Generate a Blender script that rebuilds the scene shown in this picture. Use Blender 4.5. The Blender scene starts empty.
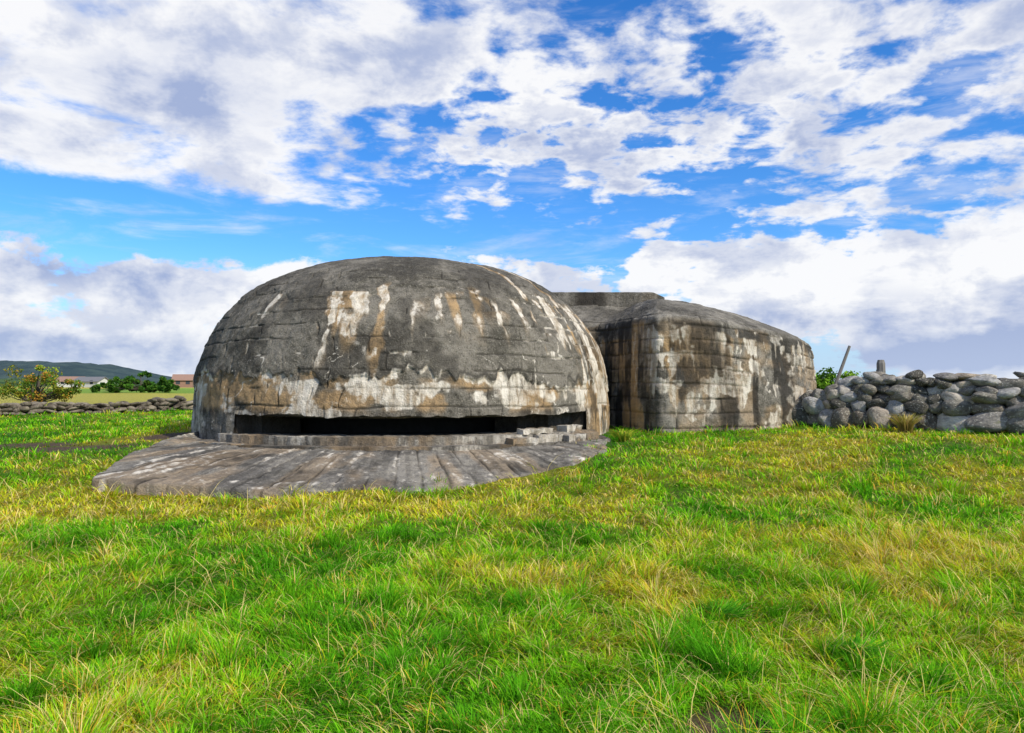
import bpy, bmesh, math, random
import numpy as np
from mathutils import Vector, Matrix
random.seed(7); RNG=np.random.default_rng(11)
C=bpy.context.scene.collection
R=math.radians
# ------------------------------------------------------------ noise
def _h(ix,iy,iz,seed):
    h=(ix.astype(np.int64)*374761393+iy.astype(np.int64)*668265263+iz.astype(np.int64)*1274126177+seed*974711)&0xffffffff
    h=((h^(h>>13))*1103515245)&0xffffffff
    h=((h^(h>>16))*2246822519)&0xffffffff
    h=h^(h>>15)
    return (h&0xffffff)/float(0xffffff)
def vn(x,y,z=0.0,seed=0):
    x,y,z=np.broadcast_arrays(np.asarray(x,float),np.asarray(y,float),np.asarray(z,float))
    ix,iy,iz=np.floor(x),np.floor(y),np.floor(z)
    fx,fy,fz=x-ix,y-iy,z-iz
    fx=fx*fx*(3-2*fx);fy=fy*fy*(3-2*fy);fz=fz*fz*(3-2*fz)
    r=0
    flat=not np.any(fz)
    for dx in (0,1):
        wx=fx if dx else 1-fx
        for dy in (0,1):
            wy=fy if dy else 1-fy
            if flat: r=r+wx*wy*_h(ix+dx,iy+dy,iz,seed);continue
            for dz in (0,1):
                wz=fz if dz else 1-fz
                r=r+wx*wy*wz*_h(ix+dx,iy+dy,iz+dz,seed)
    return r
def fbm(x,y,z=0.0,seed=0,oct=4):
    a=.5;t=0;s=0;f=1.0
    for o in range(oct):
        t=t+a*vn(np.asarray(x)*f,np.asarray(y)*f,np.asarray(z)*f,seed+o*17);s+=a;a*=.5;f*=2.03
    return t/s
def ss(a,b,x):
    t=np.clip((x-a)/(b-a),0,1);return t*t*(3-2*t)
# ------------------------------------------------------------ mesh helpers
def mesh_np(name,V,F4=None,F3=None,attrs=None,smooth=False):
    me=bpy.data.meshes.new(name)
    nv=len(V);me.vertices.add(nv);me.vertices.foreach_set('co',np.asarray(V,np.float32).ravel())
    parts=[];st=[];tot=0
    if F4 is not None and len(F4):
        parts.append(np.asarray(F4,np.int32).ravel());st.append(np.arange(len(F4))*4);tot=len(F4)*4
    if F3 is not None and len(F3):
        parts.append(np.asarray(F3,np.int32).ravel());st.append(tot+np.arange(len(F3))*3)
    li=np.concatenate(parts);ls=np.concatenate(st).astype(np.int32)
    me.loops.add(len(li));me.loops.foreach_set('vertex_index',li)
    me.polygons.add(len(ls));me.polygons.foreach_set('loop_start',ls)
    me.update(calc_edges=True)
    if smooth: me.polygons.foreach_set('use_smooth',np.ones(len(ls),bool))
    for k,v in (attrs or {}).items():
        a=me.color_attributes.new(k,'FLOAT_COLOR','POINT')
        c=np.ones((nv,4),np.float32);c[:,:3]=v;a.data.foreach_set('color',c.ravel())
    return me
def link(name,me,mat=None,parent=None):
    o=bpy.data.objects.new(name,me);C.objects.link(o)
    if mat: me.materials.append(mat)
    if parent: o.parent=parent
    return o
def empty(name,loc=(0,0,0)):
    o=bpy.data.objects.new(name,None);C.objects.link(o);o.location=loc;return o
def tag(o,label=None,cat=None,group=None,kind=None):
    if label:o['label']=label
    if cat:o['category']=cat
    if group:o['group']=group
    if kind:o['kind']=kind
    return o
class MB:
    def __init__(s): s.v=[];s.f=[]
    def add(s,v,f):
        b=len(s.v);s.v+= [tuple(p) for p in v];s.f+=[tuple(i+b for i in q) for q in f]
    def tube(s,pts,rad,n=6,cap=True):
        b=len(s.v);pts=[Vector(p) for p in pts]
        for i,p in enumerate(pts):
            d=(pts[min(i+1,len(pts)-1)]-pts[max(i-1,0)]).normalized()
            a=d.orthogonal().normalized();c=d.cross(a)
            for k in range(n):
                t=2*math.pi*k/n;s.v.append(tuple(p+(a*math.cos(t)+c*math.sin(t))*rad[i]))
        for i in range(len(pts)-1):
            for k in range(n):
                s.f.append((b+i*n+k,b+i*n+(k+1)%n,b+(i+1)*n+(k+1)%n,b+(i+1)*n+k))
        if cap:
            s.f.append(tuple(b+k for k in range(n))[::-1]);e=b+(len(pts)-1)*n;s.f.append(tuple(e+k for k in range(n)))
    def box(s,x0,x1,y0,y1,z0,z1):
        s.add([(x0,y0,z0),(x1,y0,z0),(x1,y1,z0),(x0,y1,z0),(x0,y0,z1),(x1,y0,z1),(x1,y1,z1),(x0,y1,z1)],
              [(0,3,2,1),(4,5,6,7),(0,1,5,4),(1,2,6,5),(2,3,7,6),(3,0,4,7)])
    def build(s,name,mat,parent=None,smooth=False):
        me=bpy.data.meshes.new(name);me.from_pydata(s.v,[],s.f);me.update()
        if smooth:
            for p in me.polygons:p.use_smooth=True
        return link(name,me,mat,parent)
# ------------------------------------------------------------ node helpers
class NT:
    def __init__(s,tree): s.t=tree;s.n=tree.nodes;s.l=tree.links
    def node(s,typ,ins={},**props):
        n=s.n.new(typ)
        for k,v in props.items(): setattr(n,k,v)
        for k,v in ins.items():
            sock=n.inputs[k]
            if isinstance(v,bpy.types.NodeSocket): s.l.new(v,sock)
            else: sock.default_value=v
        return n
    def m(s,op,a,b=0.0,c=0.0,clamp=False):
        return s.node('ShaderNodeMath',{0:a,1:b,2:c},operation=op,use_clamp=clamp).outputs[0]
    def mix(s,f,a,b,blend='MIX'):
        n=s.n.new('ShaderNodeMix');n.data_type='RGBA';n.blend_type=blend
        for idx,v in ((0,f),(6,a),(7,b)):
            if isinstance(v,bpy.types.NodeSocket): s.l.new(v,n.inputs[idx])
            else: n.inputs[idx].default_value=v if idx==0 else (tuple(v)+(1,) if len(v)==3 else v)
        return n.outputs[2]
    def noise(s,vec,scale,detail=4,rough=.55,dist=0.0):
        return s.node('ShaderNodeTexNoise',{'Vector':vec,'Scale':scale,'Detail':detail,'Roughness':rough,'Distortion':dist}).outputs['Fac']
    def mr(s,v,a,b,c=0.0,d=1.0,smooth=True):
        n=s.n.new('ShaderNodeMapRange');n.interpolation_type='SMOOTHSTEP' if smooth else 'LINEAR'
        s.l.new(v,n.inputs[0])
        for i,x in ((1,a),(2,b),(3,c),(4,d)): n.inputs[i].default_value=x
        return n.outputs[0]
def newmat(name):
    m=bpy.data.materials.new(name);m.use_nodes=True;nt=NT(m.node_tree)
    b=m.node_tree.nodes['Principled BSDF'];b.inputs['Roughness'].default_value=.9
    b.inputs['Specular IOR Level'].default_value=.2
    return m,nt,b
def setc(nt,b,col): nt.l.new(col,b.inputs['Base Color'])
def bump(nt,b,h,strength=.5,dist=.02):
    n=nt.node('ShaderNodeBump',{'Height':h,'Strength':strength,'Distance':dist});nt.l.new(n.outputs[0],b.inputs['Normal'])

def concrete_mat(name,dark=(.072,.066,.052),light=(.205,.187,.152)):
    m,nt,b=newmat(name)
    co=nt.node('ShaderNodeTexCoord').outputs['Object']
    at=nt.node('ShaderNodeAttribute',attribute_name='mask')
    sep=nt.node('ShaderNodeSeparateColor',{'Color':at.outputs['Color']})
    n1=nt.noise(co,.9,4,.6);n2=nt.noise(co,7,6,.72);n3=nt.noise(co,38,3,.7)
    f=nt.m('ADD',nt.m('MULTIPLY',n1,.5),nt.m('MULTIPLY',n2,.5))
    col=nt.mix(nt.mr(f,.40,.60),dark,light)
    sp=nt.mr(n3,.56,.66);col=nt.mix(nt.m('MULTIPLY',sp,.5),col,(.36,.34,.28))
    sp2=nt.mr(n3,.44,.33);col=nt.mix(nt.m('MULTIPLY',sp2,.7),col,(.03,.028,.022))
    nb=nt.mr(n2,.3,.6)
    col=nt.mix(nt.m('MULTIPLY',sep.outputs[1],nt.m('ADD',nt.m('MULTIPLY',nb,.6),.35),clamp=True),col,(.46,.30,.14))
    mp=nt.node('ShaderNodeMapping',{'Vector':co,'Scale':(9,9,1.6)}).outputs[0];nv=nt.noise(mp,1.0,4,.6)
    wsum=nt.m('ADD',nt.m('ADD',sep.outputs[0],nt.m('MULTIPLY',nt.m('SUBTRACT',n2,.5),1.2)),nt.m('MULTIPLY',nt.m('SUBTRACT',nv,.5),1.3))
    nw=nt.mr(wsum,.30,.95)
    wc=nt.mix(nt.mr(nv,.35,.65),(.46,.40,.31),(.74,.69,.59))
    col=nt.mix(nt.m('MULTIPLY',nt.m('MULTIPLY',nw,nt.mr(sep.outputs[0],.02,.25)),.9),col,wc)
    col=nt.mix(nt.m('MULTIPLY',nt.m('MULTIPLY',sp2,nw),.4),col,(.10,.09,.07))
    col=nt.mix(nt.m('MULTIPLY',sep.outputs[2],.9),col,(.022,.02,.017))
    setc(nt,b,col)
    h=nt.m('ADD',nt.m('MULTIPLY',n2,.65),nt.m('MULTIPLY',n3,.35));bump(nt,b,h,1.0,.07)
    b.inputs['Roughness'].default_value=.95
    return m
M_conc=concrete_mat('weathered_concrete')
M_block=concrete_mat('weathered_block_concrete',(.10,.092,.075),(.27,.25,.21))
M_apron=concrete_mat('apron_concrete',(.13,.12,.105),(.28,.26,.22))
# ------------------------------------------------------------ terrain
def g(x,y):
    x=np.asarray(x,float);y=np.asarray(y,float)
    z=np.interp(y,[-20,4,9.6,10.4,13,17,30,100,3000],[0,0,.12,.20,.52,.72,.84,.93,.93])
    z=z+.12*ss(4,10,x)*ss(8,14,y)*ss(60,25,y)-.20*ss(-5,-11,x)*ss(10,16,y)*ss(80,40,y)
    z=z+(fbm(x*.45,y*.45,0,3,3)-.5)*.16*ss(200,30,y)
    return z
R0=4.55;CX,CY=-2.34,16.84
FW=np.array([.1376,-.9905]);RT=np.array([.9905,.1376])
def pol(phi,r):
    return CX+r*(np.cos(phi)*FW[0]+np.sin(phi)*RT[0]), CY+r*(np.cos(phi)*FW[1]+np.sin(phi)*RT[1])
def topol(x,y):
    dx=x-CX;dy=y-CY;f=dx*FW[0]+dy*FW[1];r=dx*RT[0]+dy*RT[1]
    return np.arctan2(r,f),np.hypot(dx,dy)
AP_PHI=np.radians([-63,-58,-53,-47,-41,-33.0,-26,-17,-6.7,5,15,25,33,40,47,53])
AP_R=np.array([4.55,4.85,5.3,5.85,6.5,7.55,7.50,7.30,7.02,6.72,6.42,6.10,5.82,5.4,5.0,4.6])
def rout(phi): return np.interp(phi,AP_PHI,AP_R)
BP=np.array([(-.3,17.8),(2.05,17.3),(2.95,15.15),(4.8,15.65),(6.6,16.7),(7.7,18.6),(7.8,22.0),(4.0,24.0),(-.5,23.5)])
def chaikin(P,k=.22,n=3):
    for _ in range(n):
        Q=np.roll(P,-1,0);P=np.stack([P*(1-k)+Q*k,P*k+Q*(1-k)],1).reshape(-1,2);k=.25
    return P
BPs=chaikin(BP,.08,3)
BC=np.array([3.7,19.6])
def block_r(x,y):
    a=np.arctan2(BPs[:,1]-BC[1],BPs[:,0]-BC[0]);r=np.hypot(BPs[:,0]-BC[0],BPs[:,1]-BC[1])
    o=np.argsort(a);a=a[o];r=r[o]
    return np.interp(np.arctan2(y-BC[1],x-BC[0]),a,r,period=2*math.pi)
# ------------------------------------------------------------ grass colours (world space patches)
MUD=[(1.05,3.54,.21,.25),(-7.9,13.6,1.0,.55),(-9.6,14.6,.9,.5),(-6.9,15.0,.5,.5)]
GREEN=np.array([.10,.38,.012]);BRIGHT=np.array([.28,.66,.016]);YELL=np.array([.66,.68,.03]);STRAW=np.array([.86,.70,.25]);OCH=np.array([.70,.45,.055])
def patches(x,y):
    a=fbm(x*.55,y*.55,0,21,4);b=fbm(x*1.7,y*1.3,0,22,4);c=fbm(x*.25,y*.5,0,23,3)
    gr=np.exp(-(((x+.6)/2.2)**2+((y-4.0)/1.5)**2))*.14+np.exp(-(((x+.2)/1.5)**2+((y-7.6)/.9)**2))*.10
    ye=np.exp(-(((x-3.0)/2.2)**2+((y-5.8)/2.0)**2))*.16+np.exp(-((y-8.9)/1.1)**2)*.30*ss(2.5,0,x)+np.exp(-((y-10)/3.)**2)*.05
    t=.5+(a*.45+b*.42+c*.13-.5)*2.2-gr+ye
    dl=ss(-5.5,-8,x)*ss(11,14,y)*.12
    return np.clip((t-dl-.19)/.60,0,1)
def mudm(x,y):
    m=0
    for (a,b,rx,ry) in MUD: m=np.maximum(m,np.exp(-(((x-a)/rx)**2+((y-b)/ry)**2)*1.0))
    return m*(.65+.8*fbm(x*7,y*7,0,29,3))
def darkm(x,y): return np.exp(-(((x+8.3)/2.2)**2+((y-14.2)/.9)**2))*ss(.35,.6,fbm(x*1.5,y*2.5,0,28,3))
# ------------------------------------------------------------ ground sheet
def sgrid(n,lim,k): 
    t=np.linspace(-1,1,n);return lim*np.sinh(k*t)/math.sinh(k)
gx=sgrid(321,3000,9.0);gy=np.concatenate([[-30],-12+np.arange(0,14,.3),2+np.arange(0,3,.05),5+np.arange(0,43,.22),48+ (3500-48)*(np.linspace(0,1,120)[1:]**3)])
gx=np.unique(np.concatenate([gx[np.abs(gx)>14],np.arange(-14,14.01,.2),np.arange(.6,1.6,.04)]))
X,Y=np.meshgrid(gx,gy);x=X.ravel();y=Y.ravel();z=g(x,y)
z=z-.08*mudm(x,y)*(x>0)
nx,ny=len(gx),len(gy);ii=np.arange(nx*ny).reshape(ny,nx)
F=np.stack([ii[:-1,:-1],ii[:-1,1:],ii[1:,1:],ii[1:,:-1]],-1).reshape(-1,4)
t=patches(x,y)[:,None]
col=GREEN*.5*(1-t)+YELL*.5*t
far=ss(28,40,y)[:,None];band=fbm(x*.004+3,y*.02,0,31,3)[:,None]
fcol=np.where(band>.44,np.array([[.56,.52,.09]]),np.array([[.24,.42,.04]]))
fcol=fcol*(1-ss(250,900,y)[:,None])+np.array([.07,.12,.08])*ss(250,900,y)[:,None]
col=col*(1-far)+fcol*far
mm=ss(.12,.4,mudm(x,y))[:,None];col=col*(1-mm)+np.array([.14,.09,.06])*mm
me=mesh_np('ground',np.stack([x,y,z],1),F4=F,attrs={'col':col},smooth=True)
m,nt,b=newmat('ground_turf')
co=nt.node('ShaderNodeTexCoord').outputs['Object'];at=nt.node('ShaderNodeAttribute',attribute_name='col').outputs['Color']
n=nt.noise(co,14,5,.7);n_b=nt.noise(co,60,3,.7);setc(nt,b,nt.mix(nt.mr(n,.3,.7,.35,.95),(.04,.035,.012),at));bump(nt,b,nt.m('ADD',n,nt.m('MULTIPLY',n_b,.4)),1.0,.09)
tag(link('ground',me,m),kind='structure')
# ------------------------------------------------------------ grass
def blades(n,y0,y1,p,seed,wmul,hmul,segs,cell,tall=False):
    rng=np.random.default_rng(seed)
    u=rng.random(n);q=1-p
    yy=(u*(y1**q-y0**q)+y0**q)**(1/q)
    xx=(rng.random(n)*2-1)*(yy*.80+1.0)
    ci=np.floor(xx/cell);cj=np.floor(yy/cell)
    h1=_h(ci,cj,ci*0,5);h2=_h(ci,cj,ci*0,6);h3=_h(ci,cj,ci*0,7);h4=_h(ci,cj,ci*0,8)
    cx=(ci+h1)*cell;cy=(cj+h2)*cell
    th=rng.random(n)*2*math.pi;rr=np.abs(rng.normal(0,.34,n))*cell
    k=(rng.random(n)<.46)
    px=np.where(k,cx+np.cos(th)*rr,xx);py=np.where(k,cy+np.sin(th)*rr,yy)
    ph,rd=topol(px,py);keep=(rd>4.62)&~((rd<rout(ph)+.0-.40*rng.random(n)**3-.9*(fbm(px*1.8,py*1.8,0,44,3)-.45))&(ph>AP_PHI[0])&(ph<AP_PHI[-1]))
    keep&=np.hypot(px-BC[0],py-BC[1])>block_r(px,py)+.02
    keep&=mudm(px,py)*rng.uniform(.6,1.8,n)<.32
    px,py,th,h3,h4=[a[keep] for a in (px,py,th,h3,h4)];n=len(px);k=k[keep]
    t=patches(px,py);dist=py
    big=fbm(px*.9,py*.9,0,41,3);mid=fbm(px*3.1,py*3.1,0,42,2)
    spk=(h3>.87)&k
    H=(.032+.048*rng.random(n)+.03*h3*k+.050*spk)*hmul*(.25+.80*big+.85*mid)
    ph,rd=topol(px,py);H=H*np.where(rd<rout(ph)+.1,.8,1)
    fl=fbm(px*.9,py*.9,0,51,3)*math.pi*7+1.2
    dx=np.cos(th)*np.where(k,1.0,.6)+.8*np.cos(fl)+rng.normal(0,.7,n);dy=np.sin(th)*np.where(k,1.0,.6)+.8*np.sin(fl)+rng.normal(0,.7,n)
    l=np.hypot(dx,dy)+1e-6;dx/=l;dy/=l
    bend=rng.uniform(.6,2.5,n)*np.where(spk,.6,1)
    W=(.0017+.0015*rng.random(n))*wmul*(.50+.50*np.maximum(1,dist/4.5))
    q=np.clip(t+rng.normal(0,.17,n)+(h4-.5)*.45*k-.20*spk,0,1)[:,None]
    colr=np.where(q<.5,GREEN*(1-q*2)+BRIGHT*(q*2),BRIGHT*(2-q*2)+YELL*(q*2-1))
    sp=.06+.32*t**2+.30*(h4>.88)*k-.05*spk
    is_s=rng.random(n)<sp
    sc=np.where((rng.random(n)<.5)[:,None],STRAW,OCH)
    colr=np.where(is_s[:,None],sc,colr)*rng.uniform(.60,1.2,n)[:,None]
    H=H*np.where(is_s,1.15,1);bend=bend*np.where(is_s,1.2,1)
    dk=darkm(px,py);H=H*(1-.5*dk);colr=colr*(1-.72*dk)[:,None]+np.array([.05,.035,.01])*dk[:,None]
    if tall:
        H=H*2.4;bend=rng.uniform(1.2,2.6,n);W*=.75;colr=np.where((rng.random(n)<.7)[:,None],STRAW,YELL)*rng.uniform(.8,1.15,n)[:,None]
    pz=g(px,py)-.01
    wx=-dy;wy=dx
    fa=rng.uniform(-.9,.9,n);wx2=wx*np.cos(fa)+dx*np.sin(fa);wy2=wy*np.cos(fa)+dy*np.sin(fa)
    prof={3:[(0,1.0),(.38,.9),(.72,.6)],2:[(0,1.0),(.55,.8)]}[segs]
    def pt(s):
        ang=bend*s
        out=H*1.25*(1-np.cos(ang))/bend*1.1+H*.15*s;up=H*1.15*np.sin(np.minimum(ang,2.3))/bend
        return px+dx*out,py+dy*out,pz+np.maximum(up,.004+.01*s)
    V=[];Cc=[]
    for s,w in prof:
        a,b_,c=pt(s)
        V.append(np.stack([a-wx2*W*w,b_-wy2*W*w,c],1));V.append(np.stack([a+wx2*W*w,b_+wy2*W*w,c],1))
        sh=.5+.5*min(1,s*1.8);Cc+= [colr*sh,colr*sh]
    a,b_,c=pt(1.0);V.append(np.stack([a,b_,c],1));Cc.append(colr*1.08)
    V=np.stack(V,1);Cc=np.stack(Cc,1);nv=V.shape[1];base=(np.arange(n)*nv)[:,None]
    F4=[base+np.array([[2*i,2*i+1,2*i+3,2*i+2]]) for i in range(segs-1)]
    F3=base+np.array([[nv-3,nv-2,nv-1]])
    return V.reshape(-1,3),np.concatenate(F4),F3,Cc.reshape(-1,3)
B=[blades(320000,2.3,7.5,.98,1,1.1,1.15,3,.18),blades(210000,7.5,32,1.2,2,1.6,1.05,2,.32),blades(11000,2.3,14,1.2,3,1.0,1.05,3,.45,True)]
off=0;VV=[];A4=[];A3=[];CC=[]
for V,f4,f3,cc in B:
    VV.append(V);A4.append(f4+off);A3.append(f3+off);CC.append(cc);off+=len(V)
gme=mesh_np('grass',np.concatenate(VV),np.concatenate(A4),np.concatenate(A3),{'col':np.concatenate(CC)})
def leaf_mat(name,attr='col',trans=.35):
    m=bpy.data.materials.new(name);m.use_nodes=True;nt=NT(m.node_tree)
    m.node_tree.nodes.remove(m.node_tree.nodes['Principled BSDF'])
    at=nt.node('ShaderNodeAttribute',attribute_name=attr).outputs['Color']
    d=nt.node('ShaderNodeBsdfDiffuse',{'Color':at})
    tr=nt.node('ShaderNodeBsdfTranslucent',{'Color':at});mx=nt.node('ShaderNodeMixShader',{0:trans,1:d.outputs[0],2:tr.outputs[0]})
    nt.l.new(mx.outputs[0],m.node_tree.nodes['Material Output'].inputs[0]);return m
M_grass=leaf_mat('grass_blades')
tag(link('grass',gme,M_grass),'tufted meadow grass mixed green, yellow and straw around the bunker','grass',kind='stuff')
# ------------------------------------------------------------ bunker
bunker=empty('concrete_bunker',(CX,CY,.5))
tag(bunker,'weathered grey concrete bunker with a domed front, long dark firing slit and stained rear block','bunker')
def par(o): 
    o.parent=bunker;o.matrix_parent_inverse=Matrix.Translation((-CX,-CY,-.5));return o
def drip(s,z,zk,seed,thr,Lmax,fr=1.3,fine=6.0):
    top=zk+.34*(fbm(s*.9,seed*3.1,0,seed,3)-.5)+.12*(fbm(s*5,seed*1.1,0,seed+9,2)-.5)
    n=.5*fbm(s*fr,seed*1.7,0,seed+1,2)+.5*fbm(s*fine+.5*fbm(s,z*1.5,0,seed+3,2),seed*2.9+z*.35,0,seed+2,3)
    L=np.clip((n-thr)/(.85-thr),0,1)*Lmax
    d=top-z
    return ss(-.01,.04,d)*ss(0,.12,L-d)
ZC,HT,NEXP=.45,3.86,2.62
P0,P1=R(-42.5),R(48.5);ZS0,ZS1=.745,1.085
phi=np.concatenate([np.linspace(R(-105),P0,250,endpoint=False),np.linspace(P0,P1,500,endpoint=False),np.linspace(P1,R(105),250,endpoint=False),np.linspace(R(105),R(255),40,endpoint=False)])
zz=np.concatenate([[.05,.3,.5,.62,ZS0],np.linspace(ZS0,ZS1,12)[1:]])
hs=(ZS1-ZC)/HT
def prof_r(h): return (1-np.clip(h,0,1)**NEXP)**(1/NEXP)
hh=np.concatenate([np.linspace(hs,.9,600),.9+.1*(1-(1-np.linspace(0,1,900)[1:])**2.2)])
rr_=prof_r(hh);arc=np.concatenate([[0],np.cumsum(np.hypot(np.diff(hh)*HT,np.diff(rr_)*R0))])
tgt=np.linspace(0,arc[-1],320);hsm=np.interp(tgt,arc,hh);rsm=np.interp(tgt,arc,rr_)
Z=np.concatenate([zz,ZC+HT*hsm[1:]]);RP=np.concatenate([np.where(zz>ZC,prof_r((zz-ZC)/HT),1.0),rsm[1:]])*R0
ARC=np.concatenate([zz,ZS1+tgt[1:]])
RP[-1]=.001
PH,ZI=np.meshgrid(phi,np.arange(len(Z)));ph=PH.ravel();z=Z[ZI.ravel()];r=RP[ZI.ravel()];ar=ARC[ZI.ravel()]
s=ph*R0
X3,Y3=np.cos(ph)*r,np.sin(ph)*r
warp=(fbm(s*.5,ar*.5,0,61,3)-.5)*.45+(fbm(s*3,ar*3,0,63,2)-.5)*.06
row_h=.30;rowf=(ar+warp*.5)/row_h;row=np.floor(rowf);fr=rowf-row
bw=.62;colf=(s*np.clip(r/R0,.25,1)+row*.29+warp+(fbm(s*3,ar*3,0,62,2)-.5)*.1)/bw;cl=np.floor(colf);fc=colf-cl
edge_r=np.minimum(fr,1-fr)*row_h;edge_c=np.minimum(fc,1-fc)*bw
gm=ss(.46,.56,fbm(s*1.2,ar*1.6,0,71,4))*ss(4.8,4.0,ar)
gmc=ss(.44,.56,fbm(s*1.6,ar*1.6,0,72,4))*ss(4.8,4.0,ar)
groove=np.maximum(ss(.022,.003,edge_r)*gm,ss(.020,.003,edge_c)*gmc)
blk=(_h(row,cl,row*0,9)-.5)*.014*gm
rough=(fbm(X3*5,Y3*5,z*5,81,3)-.5)*.06+(fbm(X3*.9,Y3*.9,z*.9,82,3)-.5)*.11
edge=1.70+.42*(fbm(s*1.0,5.,0,91,4)-.5)*2+.16*(fbm(s*6,9.,0,92,3)-.5)*2+.30*np.exp(-((s-.3)/.9)**2)
below=ss(0,.05,edge-z)
coat=.04*(1-below)
e3=3.25+.3*(fbm(s*.8,25.,0,94,4)-.5)*2
coat=coat+.02*ss(-.02,.03,z-e3)
disp=rough+blk-groove*.024+coat-.03
fade=ss(0,.4,r)
jag=(fbm(s*2.5,ar*3,0,83,4)-.5)+.5*(fbm(s*8,1.,0,84,3)-.5)
R2=r+disp*fade
z2=z+disp*.5*ss(.3,.95,(z-ZC)/HT)
deg=np.degrees(ph)
W_=np.zeros_like(s);Bn=np.zeros_like(s)
upper=np.exp(-((deg-12)/42.)**2)
pat_=ss(.42,.58,fbm(s*.6,ar*.6,0,190,3))
jagn=fbm(s*5,ar*4,0,191,4)
for zk,sd,thr,L in ((3.22,101,.45,.9),(2.95,104,.48,.7),(2.60,107,.51,.6),(2.3,109,.52,.5)):
    dd=drip(s,z,zk,sd,thr,L,1.5,4.)*(.25+.75*upper)*(.1+.9*pat_)
    W_=np.maximum(W_,dd*ss(.40,.50,jagn));Bn=np.maximum(Bn,dd*.6*ss(.5,.62,fbm(s*2.5,z,0,sd+60,3)))
for c0,w0,L0,ib in ((-16.5,5.4,.75,1),(-19,1.4,1.2,0),(-13.0,2.8,.60,0),(-7.0,1.7,1.35,1),(2.5,2.2,.35,0),(8,1.0,.55,0),(12,1.4,.4,1),(19,2.2,.5,1),(24.5,1.2,.6,0),(31,2.0,.45,0),(37,1.5,.9,1),(45,2.4,.8,0),(51,2.2,1.9,1),(58,3,2.4,0),(66,3,2.4,1),(-41,1.3,.4,0)):
    core=ss(1.0,.5,np.abs(deg-c0+ (fbm(ar*2.0,c0*1.,0,131,3)-.5)*3.0)/w0+ 2.2*(fbm(s*4.5,ar*3.0,0,132,4)-.5))
    tp=3.20+.42*(_h(np.array([c0*10.]),np.array([1.]),np.array([0.]),3)[0]-.5)
    vert=ss(tp+.35*(fbm(s*2,1.,0,133,2)-.5),tp-.08,z)*ss(tp-L0-.35,tp-L0+.2,z+ 1.2*(fbm(s*5,2.,0,134,3)-.5))
    mk=core*vert
    if ib: Bn=np.maximum(Bn,mk*.85);W_=np.maximum(W_,mk*.8*ss(.44,.54,fbm(s*4,ar*2.2,0,135,4)))
    else: W_=np.maximum(W_,mk*.9);Bn=np.maximum(Bn,mk*.3)
midb=ss(1.6,2.1,z)*ss(3.7,3.2,z)
W_=np.maximum(W_,np.maximum(ss(.04,.01,edge_r)*gm,ss(.035,.01,edge_c)*gmc)*midb*.8*(.3+.7*pat_)*ss(.42,.52,jagn))
fringe=np.exp(-((edge-z-.05)/.07)**2)*ss(.38,.50,fbm(s*1.3,ar*1.3,0,141,3))
fr2=drip(s,z,1.68,151,.40,.8,1.1,5.)*ss(.38,.54,fbm(s*.8,ar,0,152,3))
W_=np.maximum(W_,np.maximum(fringe,fr2*.85))
ctr=np.exp(-((s+.2)/1.3)**2)
Bn=np.maximum(Bn,below*ss(.52,.63,fbm(s*.9,ar*1.6,0,161,4)+.07*ctr)*.8*ss(1.05,1.25,z))
W_=np.maximum(W_,below*ss(.52,.62,fbm(s*1.6,ar*2.2,0,162,5)+.08*ctr)*.8)
cr=1-ss(0,.010,np.abs(fbm(s*1.1,ar*1.1,0,171,5)-.5));W_=np.maximum(W_,cr*.8*ss(.49,.58,fbm(s*.6,ar*.6,0,172,2))*ss(3.3,2.9,z))
sidef=ss(44,56,deg);W_=np.maximum(W_,sidef*.8*ss(.52,.60,fbm(s*3.5,ar*.9,0,173,4))*ss(3.0,2.3,z));Bn=np.maximum(Bn,sidef*.8*ss(.52,.62,fbm(s*2.5,ar*.5,0,174,4))*ss(2.8,2.0,z))
sl_=ss(-50,-60,deg);W_=np.maximum(W_,sl_*.6*ss(.54,.62,fbm(s*4,ar*.7,0,175,4))*ss(2.0,1.5,z))
D_=np.clip(groove*.8+ .6*ss(.47,.62,fbm(X3*1.5,Y3*1.5,z*1.3,181,5))*ss(1.0,2.0,z)*(1-W_),0,1)
D_=np.maximum(D_,.4*ss(3.1,3.5,z)*ss(.40,.56,fbm(X3*3,Y3*3,z*3,183,3)))
D_=np.maximum(D_,.8*ss(.12,.0,np.abs(z-1.12))*ss(.4,.6,fbm(s*6,1.,0,182,3)))
D_=np.maximum(D_,.8*np.exp(-((z-edge-.04)/.04)**2)*ss(.4,.5,fbm(s*2,3.,0,184,2)))
D_=np.maximum(D_,.8*sidef*ss(.55,.64,fbm(s*5,ar*.5,0,185,3))*ss(3.2,2.4,z))
D_=D_*(1-.7*W_)
hx,hy=pol(ph,R2)
lowfix=(z<=ZS1+1e-6)
z2=np.where(lowfix,z+jag*.10*(np.abs(z-ZS1)<1e-6),z2)
V=np.stack([hx,hy,z2],1)
npn=len(phi);nr=len(Z);ii=np.arange(npn*nr).reshape(nr,npn);jn=np.roll(ii,-1,1)
F=np.stack([ii[:-1],jn[:-1],jn[1:],ii[1:]],-1)
fz=.5*(Z[:-1]+Z[1:])[:,None]+0*phi[None];fp=phi[None]+1e-4+0*fz
hole=(fz>ZS0)&(fz<ZS1)&(fp>=P0)&(fp<P1)
F=F[~hole]
o=par(link('dome',mesh_np('dome',V,F4=F.reshape(-1,4),attrs={'mask':np.stack([W_,Bn,D_],1)},smooth=True),M_conc))
tag(o,'large rounded concrete dome streaked white and rust brown')
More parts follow.
